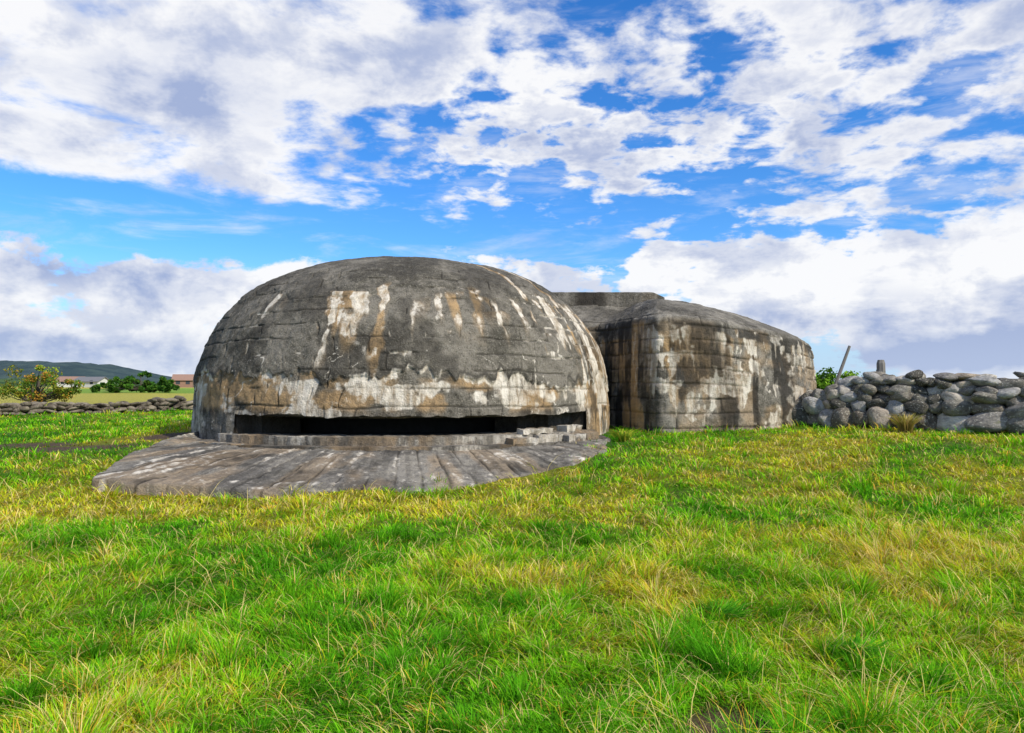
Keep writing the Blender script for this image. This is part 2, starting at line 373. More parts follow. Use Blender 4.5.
def sector(mb,r0,r1,z0,z1,p0,p1,n=48,j=.012,rs=0):
    ps=np.linspace(R(p0),R(p1),n+1);v=[]
    for i,p in enumerate(ps):
        for (r,z) in ((r0,z0),(r1,z0),(r1,z1),(r0,z1)):
            a,b=pol(p,r+random.uniform(-j,j));v.append((a,b,z+random.uniform(-j,j)*.6))
    f=[]
    for i in range(n):
        for k in range(4):
            f.append((i*4+k,(i+1)*4+k,(i+1)*4+(k+1)%4,i*4+(k+1)%4))
    f+=[(0,1,2,3),(n*4+3,n*4+2,n*4+1,n*4)]
    mb.add(v,f)
def mask_plain(o,w=.15,bn=.15,d=.1):
    me=o.data;co=np.zeros(len(me.vertices)*3,np.float32);me.vertices.foreach_get('co',co);co=co.reshape(-1,3)
    a=me.color_attributes.new('mask','FLOAT_COLOR','POINT');c=np.ones((len(co),4),np.float32)
    n=fbm(co[:,0]*2,co[:,1]*2,co[:,2]*5,201,3)
    c[:,0]=w*ss(.45,.6,n)*2;c[:,1]=bn*ss(.45,.6,1-n)*2;c[:,2]=d*ss(.3,.6,fbm(co[:,0]*1.5,co[:,1]*1.5,3.,202,3))*1.6
    a.data.foreach_set('color',c.ravel())
m_in,nt,b=newmat('inside_concrete_shade');co=nt.node('ShaderNodeTexCoord').outputs['Object'];nz=nt.noise(co,6,4)
setc(nt,b,nt.mix(nz,(.006,.006,.006),(.03,.028,.025)));bump(nt,b,nz,.5,.03)  # near-black colour paints the slit's inner shade onto the concrete
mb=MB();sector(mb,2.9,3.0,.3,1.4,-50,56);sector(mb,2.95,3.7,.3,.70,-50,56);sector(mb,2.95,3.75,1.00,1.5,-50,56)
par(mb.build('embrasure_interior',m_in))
mb=MB()
sector(mb,3.70,4.05,.45,.735,-46,52);sector(mb,3.74,4.10,1.035,1.4,-48,54);sector(mb,4.09,4.44,1.075,1.4,-46,52)
sector(mb,3.2,4.43,.45,1.3,-48,-42.6,6);sector(mb,3.2,4.12,.45,1.3,-44,-39,6)
sector(mb,3.2,4.44,.45,1.3,48.7,54,6);sector(mb,3.2,4.20,.45,1.3,38,50,10);sector(mb,3.2,3.9,.45,1.3,31,40,10)
o=par(mb.build('embrasure_reveal',M_conc));mask_plain(o,.15,.1,.5)
mb=MB();sector(mb,4.04,4.64,.40,.742,-47,50,90,.02)
o=par(mb.build('sill',M_apron));mask_plain(o,.35,.25,.35)
mb=MB();sector(mb,4.2,4.88,.2,.60,-56,51,90,.02)
o=par(mb.build('sill_step',M_apron));mask_plain(o,.25,.3,.5)
for (p,r,w,d,h,zz_) in ((24,4.70,6,.34,.085,.655),(31,4.67,6.5,.30,.12,.67),(38,4.72,5.5,.36,.09,.66),(45,4.68,5,.30,.11,.665),(29,4.56,8,.24,.06,.80),(41,4.52,6,.22,.08,.81)):
    mb=MB();sector(mb,r-d/2,r+d/2,zz_-h/2-.03,zz_+h/2,p-w/2,p+w/2,8,.03)
    o=par(mb.build('ledge_slab',M_apron));mask_plain(o,.5,.3,.15)
# apron
pp=np.linspace(AP_PHI[0],AP_PHI[-1],520);tt=np.concatenate([np.linspace(0,1,120),[1.004,1.006]])
PPH,TT=np.meshgrid(pp,tt);ph=PPH.ravel();t=TT.ravel();ro=rout(ph)+(fbm(ph*9,2.,0,211,4)-.5)*.45
rin=4.5;r=rin+(ro-rin)*np.clip(t,0,1.006)
ax,ay=pol(ph,r);exo,eyo=pol(ph,ro);zo=g(exo,eyo)+.03+.12*ss(0,-30,np.degrees(ph))
z=.60+(zo-.60)*np.clip(t,0,1)**1.1
sa=ph*6.2
cw=.36;cj=(sa+(fbm(t*2.5,1.,0,219,3)-.5)*.10)/cw;seam=ss(.024,.004,np.abs(cj%1-.5)*cw)
bid=np.floor(cj+.5);brow=np.floor(t*3+_h(bid,bid*0,bid*0,77)*3)
seam=seam*ss(.38,.52,fbm(sa*1.5,t*3,0,221,3))
tone=_h(bid,brow,bid*0,78)
lon=fbm(ax*3,ay*3,0,213,5);lon2=fbm(sa*9,t*2.2,0,214,4)
z=z+(lon-.5)*.07-seam*.018+(fbm(ax*9,ay*9,0,220,2)-.5)*.02
z=np.where(t>1.005,g(ax,ay)-.1,np.where(t>1.003,z-.03,z))
wm=ss(.50,.66,lon2)*.55*ss(.42,.58,lon)+.35*ss(.55,.66,fbm(ax*4,ay*4,0,215,4))
bm_=ss(.50,.66,fbm(sa*2,t*2,0,216,4))*.35
dm=np.clip(seam*.7+ss(.48,.36,lon2)*.35+.10*(tone>.7)+.40*ss(.52,.66,fbm(ax,ay*2,0,217,4)),0,1)*(1-.6*wm)
nn=len(pp);nr=len(tt);ii=np.arange(nn*nr).reshape(nr,nn)
F=np.stack([ii[:-1,:-1],ii[1:,:-1],ii[1:,1:],ii[:-1,1:]],-1).reshape(-1,4)
o=par(link('apron',mesh_np('apron',np.stack([ax,ay,z],1),F4=F,attrs={'mask':np.stack([wm,bm_,dm],1)},smooth=True),M_apron))
tag(o,'low sloping concrete apron fanning out below the slit')
# rear block
per=np.concatenate([BPs,BPs[:1]]);sl=np.concatenate([[0],np.cumsum(np.hypot(*np.diff(per,axis=0).T))])
NS=1100
tq=np.linspace(0,sl[-1],NS,endpoint=False)
bx=np.interp(tq,sl,per[:,0]);by=np.interp(tq,sl,per[:,1])
pr=np.array([(0,.1),(.0,.6),(.06,1.6),(.11,2.70),(.14,2.92),(.20,3.03),(.45,3.14),(.9,3.32),(1.5,3.52),(2.0,3.62),(3.0,3.64),(6,3.66)])
pl=np.concatenate([[0],np.cumsum(np.hypot(np.diff(pr[:,0]),np.diff(pr[:,1])))])
ql=np.concatenate([np.linspace(0,pl[-2],250),[pl[-1]]]);ins=np.interp(ql,pl,pr[:,0]);zp=np.interp(ql,pl,pr[:,1])
k=np.hanning(7)[1:-1];k/=k.sum();ins[6:-7]=np.convolve(ins,k,'same')[6:-7];zp[6:-7]=np.convolve(zp,k,'same')[6:-7]
S_,Q_=np.meshgrid(tq,np.arange(len(ql)));s=S_.ravel();qi=Q_.ravel()
x0=np.tile(bx,len(ql));y0=np.tile(by,len(ql));d0=np.hypot(x0-BC[0],y0-BC[1])
f=1-np.minimum(ins[qi]/d0,1);zb=zp[qi]
ar=ql[qi]
rowf=(ar+.10*(fbm(s*.5,ar,0,221,2)-.5))/.31;row=np.floor(rowf);fr=rowf-row;colf=(s+row*.29)/.66;cl=np.floor(colf);fc=colf-cl
gm=ss(.36,.50,fbm(s*.8,ar*.8,0,222,3))*ss(3.4,2.9,ar)
groove=np.maximum(ss(.028,.004,np.minimum(fr,1-fr)*.31),.8*ss(.022,.004,np.minimum(fc,1-fc)*.66))*gm
disp=(fbm(s*1.0,ar*1.0,0,223,3)-.5)*.09+(fbm(s*5,ar*5,0,224,4)-.5)*.06-groove*.028+(_h(row,cl,row*0,19)-.5)*.022*gm
top_edge=ss(2.88,3.05,zb)
f=f+disp/d0*ss(0,.3,f)
px=BC[0]+(x0-BC[0])*f;py=BC[1]+(y0-BC[1])*f
zf=zb-(zb-.6)*.19*ss(3.0,8.2,px)+disp*.5*top_edge
W_=np.zeros_like(s);Bn=np.zeros_like(s)
for zk,sd,thr,L in ((2.76,231,.42,2.0),(2.3,235,.45,1.6),(2.96,239,.48,.8),(1.7,243,.45,1.4)):
    dd=drip(s,zb,zk,sd,thr,L,1.2,7.);W_=np.maximum(W_,dd*ss(.38,.52,fbm(s*7,zb*3,0,sd+1,3)))
    Bn=np.maximum(Bn,dd*.6*ss(.46,.58,fbm(s*1.6,zb*.6,0,sd+2,3)))
lft=ss(5.0,3.2,px)
Bn=np.maximum(Bn,drip(s,zb,2.6,251,.40,2.2,.8,4.)*(.35+.6*lft)*ss(.38,.50,fbm(s*.7,1.,0,250,2)))
Bn=np.maximum(Bn,ss(.52,.64,fbm(s*1.1,zb*1.1,0,252,4))*.4*(1-top_edge))
W_=np.maximum(W_*(.25+.75*ss(.38,.54,fbm(s*.7,zb*.7,0,253,3))),.7*(1-top_edge)*ss(.57,.65,fbm(s*2.5,zb*2.5,0,259,5)))
rec=ss(3.0,2.8,px)*ss(18.5,17.5,py)*(1-top_edge)  # recess beside the dome: shade painted in near-black, along with stain
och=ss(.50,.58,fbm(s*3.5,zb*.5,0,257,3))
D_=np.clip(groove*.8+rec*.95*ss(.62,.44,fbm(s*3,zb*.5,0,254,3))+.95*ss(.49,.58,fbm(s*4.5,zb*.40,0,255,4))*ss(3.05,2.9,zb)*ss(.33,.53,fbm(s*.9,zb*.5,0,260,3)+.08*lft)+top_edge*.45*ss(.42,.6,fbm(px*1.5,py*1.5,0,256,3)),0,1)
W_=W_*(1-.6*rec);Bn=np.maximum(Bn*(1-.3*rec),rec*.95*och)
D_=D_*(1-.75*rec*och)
D_=np.maximum(D_,.85*ss(2.62,2.74,zb)*ss(3.02,2.9,zb)*ss(.40,.52,fbm(s*1.5,3.,0,258,3)))
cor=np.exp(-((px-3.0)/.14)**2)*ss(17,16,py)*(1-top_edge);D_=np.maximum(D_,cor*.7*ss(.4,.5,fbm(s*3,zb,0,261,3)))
D_=D_*(1-.7*W_)
ii=np.arange(NS*len(ql)).reshape(len(ql),NS);jn=np.roll(ii,-1,1)
F=np.stack([ii[:-1],jn[:-1],jn[1:],ii[1:]],-1).reshape(-1,4)
blk=par(link('rear_block',mesh_np('rear_block',np.stack([px,py,zf],1),F4=F,attrs={'mask':np.stack([W_,Bn,D_],1)},smooth=True),M_block))
tag(blk,'lower rear concrete block with rounded end and stained wall')
def slab(x0,x1,y0,y1,z0,z1,n=40):
    mb=MB();v=[];f=[]
    for i in range(n+1):
        x=x0+(x1-x0)*i/n
        j=lambda:random.uniform(-.010,.010)
        drop=.12*max(0,(i-n*.92)/(n*.08))
        v+=[(x,y0+j(),z0),(x,y0+j(),z1+j()*.5-drop),(x,y0+.12+j(),z1+.03+j()*.5-drop),(x,y1,z1+.03-drop),(x,y1,z0)]
    for i in range(n):
        for k in range(5): f.append((i*5+k,(i+1)*5+k,(i+1)*5+(k+1)%5,i*5+(k+1)%5))
    f+=[(0,1,2,3,4),tuple(n*5+k for k in (4,3,2,1,0))];mb.add(v,f);return mb
o=slab(.4,3.82,18.6,21.6,3.25,3.91).build('roof_slab',M_block);o.parent=blk;mask_plain(o,.0,.05,.6)
# ------------------------------------------------------------ stones
def stone_mesh(seed,sub=3):
    bm=bmesh.new();bmesh.ops.create_icosphere(bm,subdivisions=sub,radius=.5)
    co=np.array([v.co[:] for v in bm.verts]);
    n=fbm(co[:,0]*2.2+seed*7,co[:,1]*2.2,co[:,2]*2.2,seed,3);n2=fbm(co[:,0]*7+seed,co[:,1]*7,co[:,2]*7,seed+5,3)
    rg=np.random.default_rng(seed)
    co=np.sign(co)*np.abs(co*2)**.86/2
    co=co*(.78+.42*n+.08*n2)[:,None]
    for k in range(3+seed%5):
        d=rg.normal(0,1,3);d/=np.linalg.norm(d);pd=co@d;lim=rg.uniform(.31,.43);ex=np.maximum(pd-lim,0);co=co-d*(ex*.85)[:,None]
    for v,c in zip(bm.verts,co): v.co=c
    me=bpy.data.meshes.new('stone');bm.to_mesh(me);bm.free()
    for p in me.polygons:p.use_smooth=True
    return me
m_st,nt,b=newmat('field_stone')
tc=nt.node('ShaderNodeTexCoord').outputs['Object'];oi=nt.node('ShaderNodeObjectInfo').outputs['Random']
vadd=nt.node('ShaderNodeVectorMath',{0:tc,1:nt.node('ShaderNodeCombineXYZ',{0:nt.m('MULTIPLY',oi,37.0),1:nt.m('MULTIPLY',oi,91.0)}).outputs[0]},operation='ADD').outputs[0]
ramp=nt.node('ShaderNodeValToRGB',{0:oi});cr=ramp.color_ramp
cr.elements[0].color=(.08,.075,.065,1);cr.elements[1].color=(.66,.62,.54,1)
for p,c in ((.2,(.13,.12,.10,1)),(.4,(.29,.27,.23,1)),(.55,(.15,.12,.09,1)),(.7,(.44,.43,.41,1)),(.85,(.52,.42,.31,1))): e=cr.elements.new(p);e.color=c
n1=nt.noise(vadd,3,5,.65);n2=nt.noise(vadd,11,5,.7)
c=nt.mix(nt.mr(n1,.35,.62),nt.mix(.6,ramp.outputs[0],(.03,.028,.022)),ramp.outputs[0])
c=nt.mix(nt.m('MULTIPLY',nt.mr(n2,.56,.64),.7),c,(.62,.60,.50));c=nt.mix(nt.m('MULTIPLY',nt.mr(n1,.58,.68),.5),c,(.14,.15,.03))
setc(nt,b,c);bump(nt,b,n2,.7,.08)
SM=[stone_mesh(i*3+1) for i in range(9)]
for me in SM: me.materials.append(m_st)
wall=empty('stone_wall',(6.6,17.2,.8))
tag(wall,'dry stone wall of dark and pale round boulders joining the right end of the bunker','stone wall')
path=np.array([(6.50,17.0),(7.7,15.9),(9.75,14.35),(13.5,12.0),(17,10.5)]);pls=np.concatenate([[0],np.cumsum(np.hypot(*np.diff(path,axis=0).T))])
def pat(s): return np.interp(s,pls,path[:,0]),np.interp(s,pls,path[:,1])
cnt=0
def place(me,loc,sc,rot,par_): 
    o=bpy.data.objects.new('stone',me);C.objects.link(o);o.location=loc;o.scale=sc;o.rotation_euler=rot
    o.parent=par_;o.matrix_parent_inverse=Matrix.Translation(tuple(-c for c in par_.location));return o
extra=[]
zrow=0.0
for row in range(6):
    hrow=[.33,.25,.21,.18,.15,.12][row]
    s=-.1+random.random()*.2
    while s<8.2:
        if s<2.4: w=random.uniform(.22,.46)
        elif row<=1: w=random.uniform(.36,.70)
        else: w=random.choice([random.uniform(.20,.34),random.uniform(.30,.56)])
        if row>=3:w*=.85
        x_,y_=pat(s+w/2);x2,y2=pat(s+w/2+.1);x1,y1=pat(s+w/2-.1);a=math.atan2(y2-y1,x2-x1)
        nxn,nyn=math.sin(a),-math.cos(a)
        maxrow=6 if s>1.3 else (5 if s>.8 else (4 if s>.4 else 3))
        if row<maxrow and not(row==5 and random.random()<.5):
            dj=random.uniform(-.08,.08)+.05*(2-row)
            for side in (0,1,2):
                off=(.25+dj)-.30*side
                if side==1 and row<3: continue
                if side==2 and row>=4: continue
                hh_=hrow*random.uniform(1.15,1.65)
                loc=(x_+nxn*off,y_+nyn*off,float(g(x_,y_))+zrow+hrow*.5+random.uniform(-.05,.05))
                sc=(w*1.32,random.uniform(.32,.48),hh_);rot=(random.uniform(-.35,.35),random.uniform(-.35,.35),a+random.uniform(-.5,.5))
                if side==0 and s<5.0 and cnt<99: place(random.choice(SM),loc,sc,rot,wall);cnt+=1
                else: extra.append((loc,sc,rot))
        s+=w*.93
    zrow+=hrow*.86
from mathutils import Euler
def joined(lst,meshes):
    V=[];F=[];off=0;cache=[]
    for me in meshes:
        v=np.array([x.co[:] for x in me.vertices]);f=np.array([p.vertices[:] for p in me.polygons]);cache.append((v,f))
    for loc,sc,rot in lst:
        v,f=random.choice(cache);M=np.array(Euler(rot).to_matrix());V.append((v*np.array(sc))@M.T+np.array(loc));F.append(f+off);off+=len(v)
    return np.concatenate(V),np.concatenate(F)
V,F3=joined(extra,[stone_mesh(40+i,2) for i in range(4)])
o=link('stone_fill',mesh_np('stone_fill',V-np.array(wall.location),F3=F3,smooth=True),m_st,wall);tag(o,kind='stuff')
m_fw,nt,b=newmat('far_wall_stone');tc=nt.node('ShaderNodeTexCoord').outputs['Object'];n1=nt.noise(tc,2.5,6,.7);n2=nt.noise(tc,12,3,.6)
c=nt.mix(nt.mr(n1,.35,.65),(.05,.04,.03),(.22,.19,.14));c=nt.mix(nt.m('MULTIPLY',nt.mr(n2,.55,.65),.4),c,(.35,.32,.25));setc(nt,b,c)
fp=np.array([(-24,19.5),(-17,23.5),(-12.3,28),(-7,34),(0,40)]);fl=np.concatenate([[0],np.cumsum(np.hypot(*np.diff(fp,axis=0).T))]);lst=[]
for row in range(4):
    s=0
    while s<fl[-1]:
        w=random.uniform(.14,.42);x_=np.interp(s,fl,fp[:,0]);y_=np.interp(s,fl,fp[:,1])
        if not(row==3 and float(fbm(np.array([s*.5]),np.array([1.]),0,88,2)[0])<.52):
            for off in (-.15,.15):
                lst.append(((x_+off+random.uniform(-.07,.07),y_-off,float(g(x_,y_))+.07+row*.12+random.uniform(-.03,.03)),(w*1.3,.4,random.uniform(.10,.20)),(random.uniform(-.3,.3),random.uniform(-.35,.35),random.uniform(.3,1.1))))
        s+=w*1.05
V,F3=joined(lst,[stone_mesh(60+i,2) for i in range(4)])
tag(link('stone_wall',mesh_np('far_wall',V,F3=F3,smooth=True),m_fw),'long low crumbling stone wall crossing the field left of the dome','stone wall')
# ------------------------------------------------------------ wood pole + post
m_w,nt,b=newmat('grey_timber');tc=nt.node('ShaderNodeTexCoord').outputs['Object']
mp=nt.node('ShaderNodeMapping',{'Vector':tc,'Scale':(30,30,3)}).outputs[0];n1=nt.noise(mp,1,5,.6)
setc(nt,b,nt.mix(n1,(.08,.075,.065),(.30,.28,.25)));bump(nt,b,n1,.5,.01)
yb=18.3;mb=MB();bx_=(831-512)/745*yb;tx=(850-512)/745*yb
ll=tx-bx_
mb.tube([(-ll*.55,0,-.3),(ll*.35,0,.85),(ll,0,1.66)],[.05,.045,.035],8)
o=mb.build('leaning_pole',m_w);o.location=(bx_,yb,.9);tag(o,'thin grey timber pole leaning right behind the stone wall','pole')
mb=MB();mb.tube([(0,0,-.3),(.01,0,.5),(.0,0,1.16),(0,0,1.24)],[.10,.10,.095,.07],8);mb.tube([(-.02,0,.9),(.0,0,1.0)],[.105,.105],8)
yb=16.9;o=mb.build('fence_post',m_w);o.location=((881-512)/745*yb,yb,.93);tag(o,'short stout grey post standing behind the stone wall','post')
# ------------------------------------------------------------ foliage
M_leaf=leaf_mat('leaves','col',.3)
m_bark,nt,b=newmat('bark');tc=nt.node('ShaderNodeTexCoord').outputs['Object'];n1=nt.noise(tc,20,4);setc(nt,b,nt.mix(n1,(.03,.025,.02),(.12,.10,.08)))
def leaves(centres,n,size,spread,cols,seed):
    rng=np.random.default_rng(seed);ce=np.array(centres)
    idx=rng.integers(0,len(ce),n);c=ce[idx]
    d=rng.normal(0,1,(n,3));d/=np.linalg.norm(d,axis=1)[:,None];rad=c[:,3:4]*(rng.random((n,1))**.45)
    P=c[:,:3]+d*rad*np.array(spread)
    a=rng.normal(0,1,(n,3));a/=np.linalg.norm(a,axis=1)[:,None];b=np.cross(a,rng.normal(0,1,(n,3)));b/=np.linalg.norm(b,axis=1)[:,None]
    sz=size*rng.uniform(.6,1.4,(n,1))
    V=np.stack([P-a*sz,P+b*sz*.5,P+a*sz,P-b*sz*.5],1).reshape(-1,3)
    ci=np.array(cols);k=(rng.random(n)<.6);pick=np.where(k,(_h(idx,idx*0,idx*0,seed+3)*len(cols)).astype(int)%len(cols),rng.integers(0,len(cols),n))
    cc=ci[pick]*rng.uniform(.6,1.3,(n,1))*(_h(idx,idx*0,idx*0,seed)[:,None]*.7+.6)
    return V,np.arange(n*4).reshape(-1,4),np.repeat(cc,4,0)
def auto(name,px,yd,w,h,n,size,cols,seed,label,cat,group=None,skew=0,low=.3,nc=26,cr_=(.12,.24)):
    rnd=random.Random(seed);x=(px-512)/745*yd;zg=float(g(x,yd))
    t=empty(name,(x,yd,zg));tag(t,label,cat,group)
    limbs=[([(0,0,-.1),(skew*.3,0,h*.4),(skew*.6,0,h*.75)],[.045*h,.03*h,.012*h])];cen=[]
    for k in range(nc):
        u=rnd.uniform(-1,1);top=h*(.9-.40*u*u);ex=(u*w*.44+skew*.4,rnd.uniform(-1,1)*w*.3,rnd.uniform(low*h,top))
        cen.append((*ex,h*rnd.uniform(*cr_)));limbs.append(([(skew*.15,0,h*.15),(ex[0]*.5,ex[1]*.5,ex[2]*.6),ex],[.02*h,.01*h,.004*h]))
    mb=MB()
    for pts,r in limbs: mb.tube(pts,r,6)
    mb.build('trunk' ,m_bark,t,True)
    V,F,cc=leaves(cen,n,size,(1,1,.75),cols,seed);link('crown',mesh_np('crown',V,F4=F,attrs={'col':cc}),M_leaf,t)
AUT=[(.34,.33,.04),(.14,.24,.03),(.52,.28,.05),(.10,.18,.02),(.20,.28,.03)]
auto('autumn_tree',34,29.5,2.7,1.95,4600,.05,AUT,5,'low wind-bent tree with green, yellow and orange autumn leaves behind the far wall','tree',skew=.5,low=.25,nc=34,cr_=(.08,.19))
GRN=[(.05,.14,.02),(.08,.20,.025),(.03,.09,.015),(.12,.22,.03)]
auto('bush',116,72,4.8,1.4,2600,.14,GRN,7,'dark green bush in the left field, leftmost and lowest of the field bushes','bush',low=.1)
auto('bush',141,70,5.2,2.1,3600,.14,GRN,8,'tall dark green bush in the left field, middle of the field bushes','bush',low=.1,cr_=(.09,.2))
auto('bush',165,71,3.6,1.7,2400,.14,GRN,9,'dark green bush in the left field, nearest the dome','bush',low=.1)
auto('shrub',822,19.5,1.4,1.3,2600,.05,[(.14,.34,.03),(.22,.42,.04),(.08,.20,.02)],10,'leafy green shrub between the bunker end and the leaning pole','shrub',low=.1)
auto('shrub',854,19.0,1.2,1.3,2200,.05,[(.16,.36,.03),(.25,.44,.04),(.08,.20,.02)],12,'small leafy green shrub just right of the leaning pole behind the wall','shrub',low=.1)
def weed(px,yd,h,n,seed,cols,label,cat,group=None,w=.35,rb=.12):
    rnd=random.Random(seed);x=(px-512)/745*yd;zg=float(g(x,yd));V=[];F=[];cc=[]
    for i in range(n):
        a=rnd.random()*6.28;r=rnd.random()*rb;bx0,by0=math.cos(a)*r,math.sin(a)*r;H=h*rnd.uniform(.5,1);L=w*rnd.uniform(.2,1)
        c=np.array(rnd.choice(cols))*rnd.uniform(.7,1.2);wd=.004*rnd.uniform(.7,1.6)*max(1,yd/7);b0=len(V);a2=a+rnd.uniform(-.5,.5)
        for s,k in ((0,1),(.4,.9),(.75,.6)):
            X0,Y0,Z0=bx0+math.cos(a2)*L*s**2,by0+math.sin(a2)*L*s**2,H*(s*1.5-.5*s*s)*.95
            V+= [(X0-wd*k*math.sin(a2+1),Y0+wd*k*math.cos(a2+1),Z0),(X0+wd*k*math.sin(a2+1),Y0-wd*k*math.cos(a2+1),Z0)];cc+=[c*(.5+.5*s),c*(.5+.5*s)]
        V.append((bx0+math.cos(a2)*L,by0+math.sin(a2)*L,H*.95));cc.append(c)
        for q in (0,2): F+= [(b0+q,b0+q+1,b0+q+3),(b0+q,b0+q+3,b0+q+2)]
        F.append((b0+4,b0+5,b0+6))
    o=link('grass_tuft',mesh_np('grass_tuft',np.array(V),F3=np.array(F),attrs={'col':np.array(cc)}),M_grass);o.location=(x,yd,zg);tag(o,label,cat,group)
SW=[(.75,.60,.22),(.60,.42,.12),(.45,.46,.07)]
weed(905,14.6,.42,260,1,SW,'tall straw coloured dry grass tuft against the stone wall','grass tuft')
weed(622,13.9,.26,160,3,[(.2,.40,.03),(.5,.52,.05)],'green grass tuft at the right foot of the dome','grass tuft')
DG=[(.06,.30,.015),(.10,.40,.02),(.18,.50,.02)]
weed(848,4.45,.14,420,4,DG,'thick dark green grass tuft in the right foreground','grass tuft',w=.20,rb=.16)
weed(716,5.15,.13,380,5,DG,'dark green grass tuft in front of the bunker, right of centre','grass tuft',w=.20,rb=.16)
# ------------------------------------------------------------ hills, houses
def ridge(name,yd,x0,x1,hf,mat,dy=250,n=260):
    xs=np.linspace(x0,x1,n);h=hf(xs);V=[];
    rows=[(0,0),(.25,.45),(.6,.85),(1,1),(1.8,.2)]
    for a,bk in rows:V.append(np.stack([xs,yd+a*dy+0*xs,.9+h*bk-(0 if bk else 4)],1))
    V=np.concatenate(V);ii=np.arange(len(rows)*n).reshape(len(rows),n);F=np.stack([ii[:-1,:-1],ii[:-1,1:],ii[1:,1:],ii[1:,:-1]],-1).reshape(-1,4)
    tag(link(name,mesh_np(name,V,F4=F,smooth=True),mat),kind='structure')
m_h,nt,b=newmat('wooded_hill');tc=nt.node('ShaderNodeTexCoord').outputs['Object'];n1=nt.noise(tc,.03,6,.7)
setc(nt,b,nt.mix(nt.mr(n1,.35,.65),(.02,.042,.05),(.045,.075,.07)))
e=lambda px,yd:(px-512)/745*yd
def hf(xs):
    p=xs/1060*745+512
    return np.maximum(0,np.interp(p,[-400,-100,0,50,90,120,150,200],[20,38,36,35,29,20,9,0]))+ (fbm(xs*.05,1.,0,301,4)-.5)*6*(p<170)
ridge('hills',900,e(-500,1060),e(260,1060),hf,m_h)
m_h2,nt,b=newmat('far_low_land');setc(nt,b,nt.mix(.5,(.09,.13,.14),(.10,.14,.14)))
ridge('far_hills',2300,-3500,3500,lambda xs:8+10*fbm(xs*.002,2.,0,305,4)+3*fbm(xs*.03,2.,0,306,2),m_h2)
m_tl,nt,b=newmat('treeline');tc=nt.node('ShaderNodeTexCoord').outputs['Object'];n1=nt.noise(tc,.3,5,.7);setc(nt,b,nt.mix(nt.mr(n1,.4,.6),(.02,.05,.02),(.07,.12,.04)))
ridge('wooded_hill',330,e(-300,330),e(135,330),lambda xs:2.0+3.2*fbm(xs*.09,1.,0,309,4)**1.0-1.2*ss(e(70,330),e(130,330),xs)*2,m_tl,30,500)
def simple_mat(name,c1,c2,sc=3):
    m,nt,b=newmat(name);tc=nt.node('ShaderNodeTexCoord').outputs['Object'];setc(nt,b,nt.mix(nt.noise(tc,sc,4),c1,c2));return m
m_white=simple_mat('white_boards',(.42,.42,.40),(.6,.6,.58));m_red=simple_mat('brown_boards',(.20,.12,.09),(.30,.18,.13));m_tile=simple_mat('roof_tiles',(.22,.14,.11),(.32,.20,.15));m_gr=simple_mat('grey_roof',(.12,.12,.13),(.2,.2,.21));m_gl=simple_mat('window_glass',(.03,.04,.05),(.06,.07,.08))
def house(px,yd,L,W,H,RH,wm,rm,label,rz=0):
    x=(px-512)/745*yd;t=empty('farm_house',(x,yd,float(g(x,yd))-.1));t.rotation_euler=(0,0,rz);tag(t,label,'house')
    mb=MB();mb.box(-L/2,L/2,-W/2,W/2,0,H);mb.add([(-L/2,-W/2,H),(-L/2,W/2,H),(-L/2,0,H+RH)],[(0,1,2)]);mb.add([(L/2,-W/2,H),(L/2,W/2,H),(L/2,0,H+RH)],[(0,2,1)]);mb.build('wall',wm,t)
    mb=MB();o_=.4;th_=.15
    for sg in (-1,1):
        a=(-L/2-o_,sg*(W/2+o_),H-.25);bq=(L/2+o_,sg*(W/2+o_),H-.25);c_=(L/2+o_,0,H+RH);d_=(-L/2-o_,0,H+RH)
        v=[a,bq,c_,d_]+[(p[0],p[1],p[2]+th_) for p in (a,bq,c_,d_)];mb.add(v,[(0,1,2,3),(4,7,6,5),(0,4,5,1),(1,5,6,2),(2,6,7,3),(3,7,4,0)])
    mb.build('roof',rm,t)
    nw=max(2,int(L/3))
    for i in range(nw):
        xx=-L/2+(i+.5)*L/nw;mb=MB();mb.box(xx-.5,xx+.5,-W/2-.06,-W/2-.01,1.0,2.1);mb.build('window',m_gl,t)
house(184,200,4.8,4.5,2.2,1.3,m_red,m_tile,'small brown farm house with tiled roof on the horizon beside the dome',.3)
house(92,215,8,5,1.9,1.1,m_white,m_gr,'low white farm building with grey roof far out in the left field',-.2)
house(72,225,6.5,5,2.0,1.2,m_white,m_tile,'small white farm house with brown roof left of the low white farm building',.2)
# ------------------------------------------------------------ camera, sun, sky
cam=bpy.data.cameras.new('camera');co_=bpy.data.objects.new('camera',cam);C.objects.link(co_)
cam.sensor_width=36;cam.lens=745/1024*36;cam.clip_end=8000;cam.clip_start=.05
co_.location=(0,0,1.6);co_.rotation_euler=(R(90)+math.atan(18.5/745),0,0);bpy.context.scene.camera=co_
SE=R(40);SAZ=R(130)
sd=Vector((math.sin(SAZ)*math.cos(SE),math.cos(SAZ)*math.cos(SE),math.sin(SE)))
L=bpy.data.lights.new('sun','SUN');L.energy=5.0;L.angle=R(.6);L.color=(1,.92,.79);lo=bpy.data.objects.new('sun',L);C.objects.link(lo);lo.rotation_euler=sd.to_track_quat('Z','Y').to_euler();lo.location=(0,0,30)
w=bpy.data.worlds.new('World');bpy.context.scene.world=w;w.use_nodes=True;nt=NT(w.node_tree)
try:
    w.cycles.sampling_method='MANUAL';w.cycles.sample_map_resolution=128
except Exception as ex: print(ex)
bg=w.node_tree.nodes['Background']
sky=nt.node('ShaderNodeTexSky');sky.sky_type='NISHITA';sky.sun_disc=False;sky.sun_elevation=SE;sky.sun_rotation=SAZ;sky.air_density=1.0;sky.dust_density=.3;sky.ozone_density=2.5
